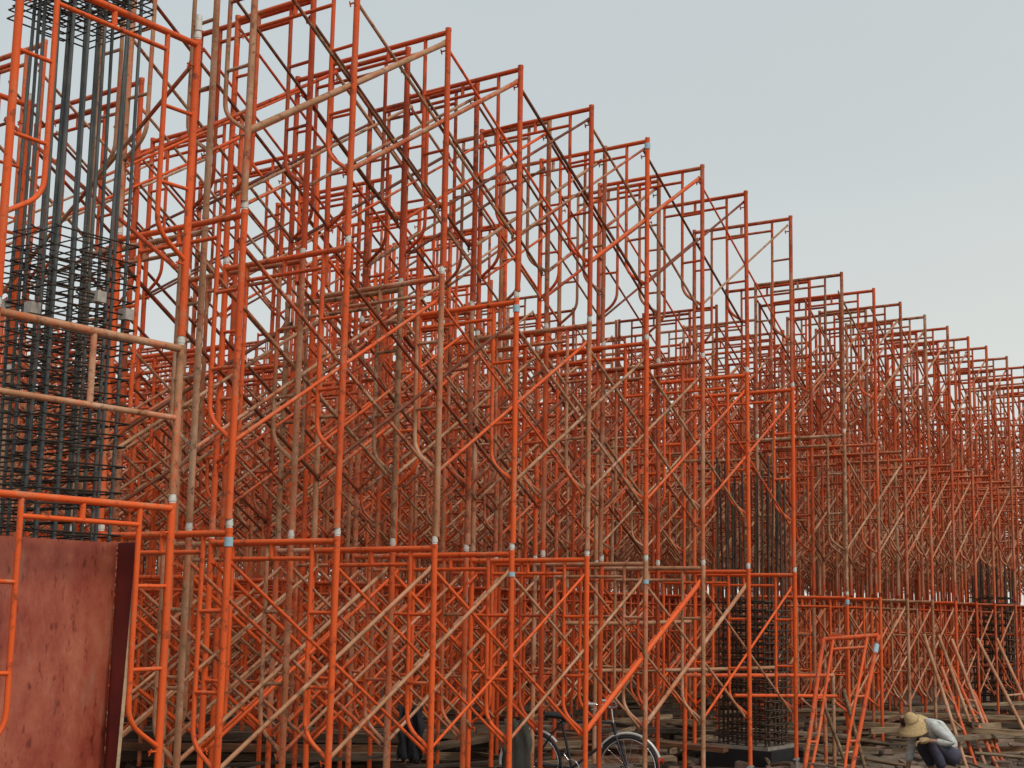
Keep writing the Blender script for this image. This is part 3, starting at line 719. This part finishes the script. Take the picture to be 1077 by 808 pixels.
# clothes
J2=[(-.27,0,.26,.118),(-.20,0,.375,.125),(-.10,0,.49,.135),(-.005,0,.555,.098),(.035,0,.565,.062),
    (-.03,.15,.55,.062),(-.13,.185,.46,.054),(-.225,.20,.38,.052),(-.10,.185,.385,.042),(-.045,.172,.39,.037),
    (.0,-.15,.54,.062),(.06,-.17,.43,.055),(.10,-.18,.33,.052),(.135,-.172,.19,.042),(.148,-.17,.14,.038)]
E2=[(0,1),(1,2),(2,3),(3,4),(3,5),(5,6),(6,7),(7,8),(8,9),(3,10),(10,11),(11,12),(12,13),(13,14)]
skin_obj('shirt',J2,E2,M_shirt,worker)
J3=[(-.28,0,.235,.118),(-.25,.09,.225,.098),(-.12,.12,.32,.086),(.0,.14,.40,.074),(-.05,.135,.29,.066),(-.10,.13,.19,.06),(-.125,.125,.10,.056),
    (-.25,-.09,.225,.098),(-.10,-.11,.30,.086),(.06,-.12,.37,.074),(.0,-.12,.27,.066),(-.06,-.12,.18,.06),(-.095,-.12,.10,.056),(-.27,0,.30,.115)]
E3=[(0,1),(1,2),(2,3),(3,4),(4,5),(5,6),(0,7),(7,8),(8,9),(9,10),(10,11),(11,12),(0,13)]
skin_obj('trousers',J3,E3,M_trous,worker)
def hand(px,dirv,upv,side,name='glove'):
    d=Vector(dirv).normalized(); u_=Vector(upv); u_=(u_-d*u_.dot(d)).normalized(); s_=d.cross(u_)*side; p=Vector(px)
    m_=MB(); m_.tube([p-d*.02,p+d*.02,p+d*.055,p+d*.075],[.026,.034,.036,.030],10)
    for k,(o_,l) in enumerate(((-.027,.062),(-.009,.072),(.009,.067),(.026,.05))):
        a0=p+d*.068+s_*o_; m_.tube([a0,a0+d*l*.45-u_*.004,a0+d*l*.75-u_*.022,a0+d*l*.85-u_*.045],[.0105,.010,.0095,.007],7)
    a0=p+d*.015-s_*.026; m_.tube([a0,a0-s_*.025+d*.022,a0-s_*.03+d*.05-u_*.008],[.013,.0115,.008],7)
    return obj(name,m_,M_glove,worker)
hand((.04,.16,.40),(1,-.15,-.15),(0,0,1),1); hand((.16,-.165,.06),(.25,0,-1),(1,0,.2),-1)
for y_,x_ in ((.13,-.08),(-.125,-.04)):
    sh=MB().tube([(x_-.08,y_,.035),(x_-.03,y_,.05),(x_+.06,y_,.035),(x_+.14,y_,.028),(x_+.17,y_,.022)],[.036,.044,.040,.032,.014],10); obj('shoe',sh,M_shoe,worker)

# base jacks under visible front posts
for i in range(4,9): jack(a[i],0,hgt(a[i],0)+.0,Z_A[0]+.02,'screw base jack under the %s front post from the left'%ordn(i+1))

# ------------------------------------------------------------------ light and sky
w=bpy.data.worlds.new('World'); bpy.context.scene.world=w; w.use_nodes=True; nt=w.node_tree; L=nt.links
bg=nt.nodes['Background']; sky=N(nt,'ShaderNodeTexSky'); sky.sky_type='NISHITA'; sky.sun_disc=False
SUN_EL,SUN_AZ=48,None
# light travels from behind the camera's right shoulder
sd_=Vector((-.25,-.80,.95)).normalized()  # direction TO the sun
el=math.asin(sd_.z); azim=math.atan2(sd_.x,sd_.y)
sky.sun_elevation=el; sky.sun_rotation=azim; sky.air_density=1.2; sky.dust_density=6; sky.ozone_density=1
hs=N(nt,'ShaderNodeHueSaturation'); hs.inputs['Saturation'].default_value=.30; L.new(sky.outputs[0],hs.inputs['Color'])
# even cloud layer
tc=N(nt,'ShaderNodeTexCoord'); sp_=N(nt,'ShaderNodeSeparateXYZ'); L.new(tc.outputs['Generated'],sp_.inputs[0])
cl=ramp(nt,[(.0,(7.6,7.7,7.2)),(.12,(7.1,7.35,7.05)),(.30,(6.0,6.45,6.5)),(.55,(5.4,5.95,6.2)),(1,(5.5,6.0,6.3))]); L.new(sp_.outputs['Z'],cl.inputs[0])
nz=noise(nt,tc.outputs['Generated'],1.6,3,.5,(1,1,2.5)); r2=ramp(nt,[(.3,(.955,.96,.97)),(.7,(1.045,1.045,1.04))]); L.new(nz,r2.inputs[0])
c=mix(nt,cl.outputs[0],r2.outputs[0],1.0,'MULTIPLY')
dp=N(nt,'ShaderNodeVectorMath',operation='DOT_PRODUCT'); L.new(tc.outputs['Generated'],dp.inputs[0]); dp.inputs[1].default_value=(.93,-.25,-.28)
az=ramp(nt,[(.0,(.84,.87,.90)),(.45,(.86,.90,.93)),(.75,(.97,.98,.985)),(.95,(1.08,1.06,1.03))]); L.new(math_(nt,'MULTIPLY_ADD',dp.outputs['Value'],.5,.5),az.inputs[0])
c=mix(nt,c,az.outputs[0],1.0,'MULTIPLY')
c=mix(nt,hs.outputs[0],c,.85); L.new(c,bg.inputs['Color']); bg.inputs['Strength'].default_value=.110
sl=bpy.data.lights.new('sun','SUN'); sl.energy=1.6; sl.angle=R(14); sl.color=(1,.93,.82)
so_=bpy.data.objects.new('sun',sl); C.objects.link(so_); so_.rotation_euler=sd_.to_track_quat('Z','Y').to_euler(); so_.location=(0,-10,20)
sc=bpy.context.scene
sc.view_settings.view_transform='Standard'; sc.view_settings.look='None'; sc.view_settings.gamma=1; sc.view_settings.exposure=0
sc.render.engine='CYCLES'
sc.cycles.max_bounces=5; sc.cycles.diffuse_bounces=2
sc.render.resolution_x=1024; sc.render.resolution_y=768
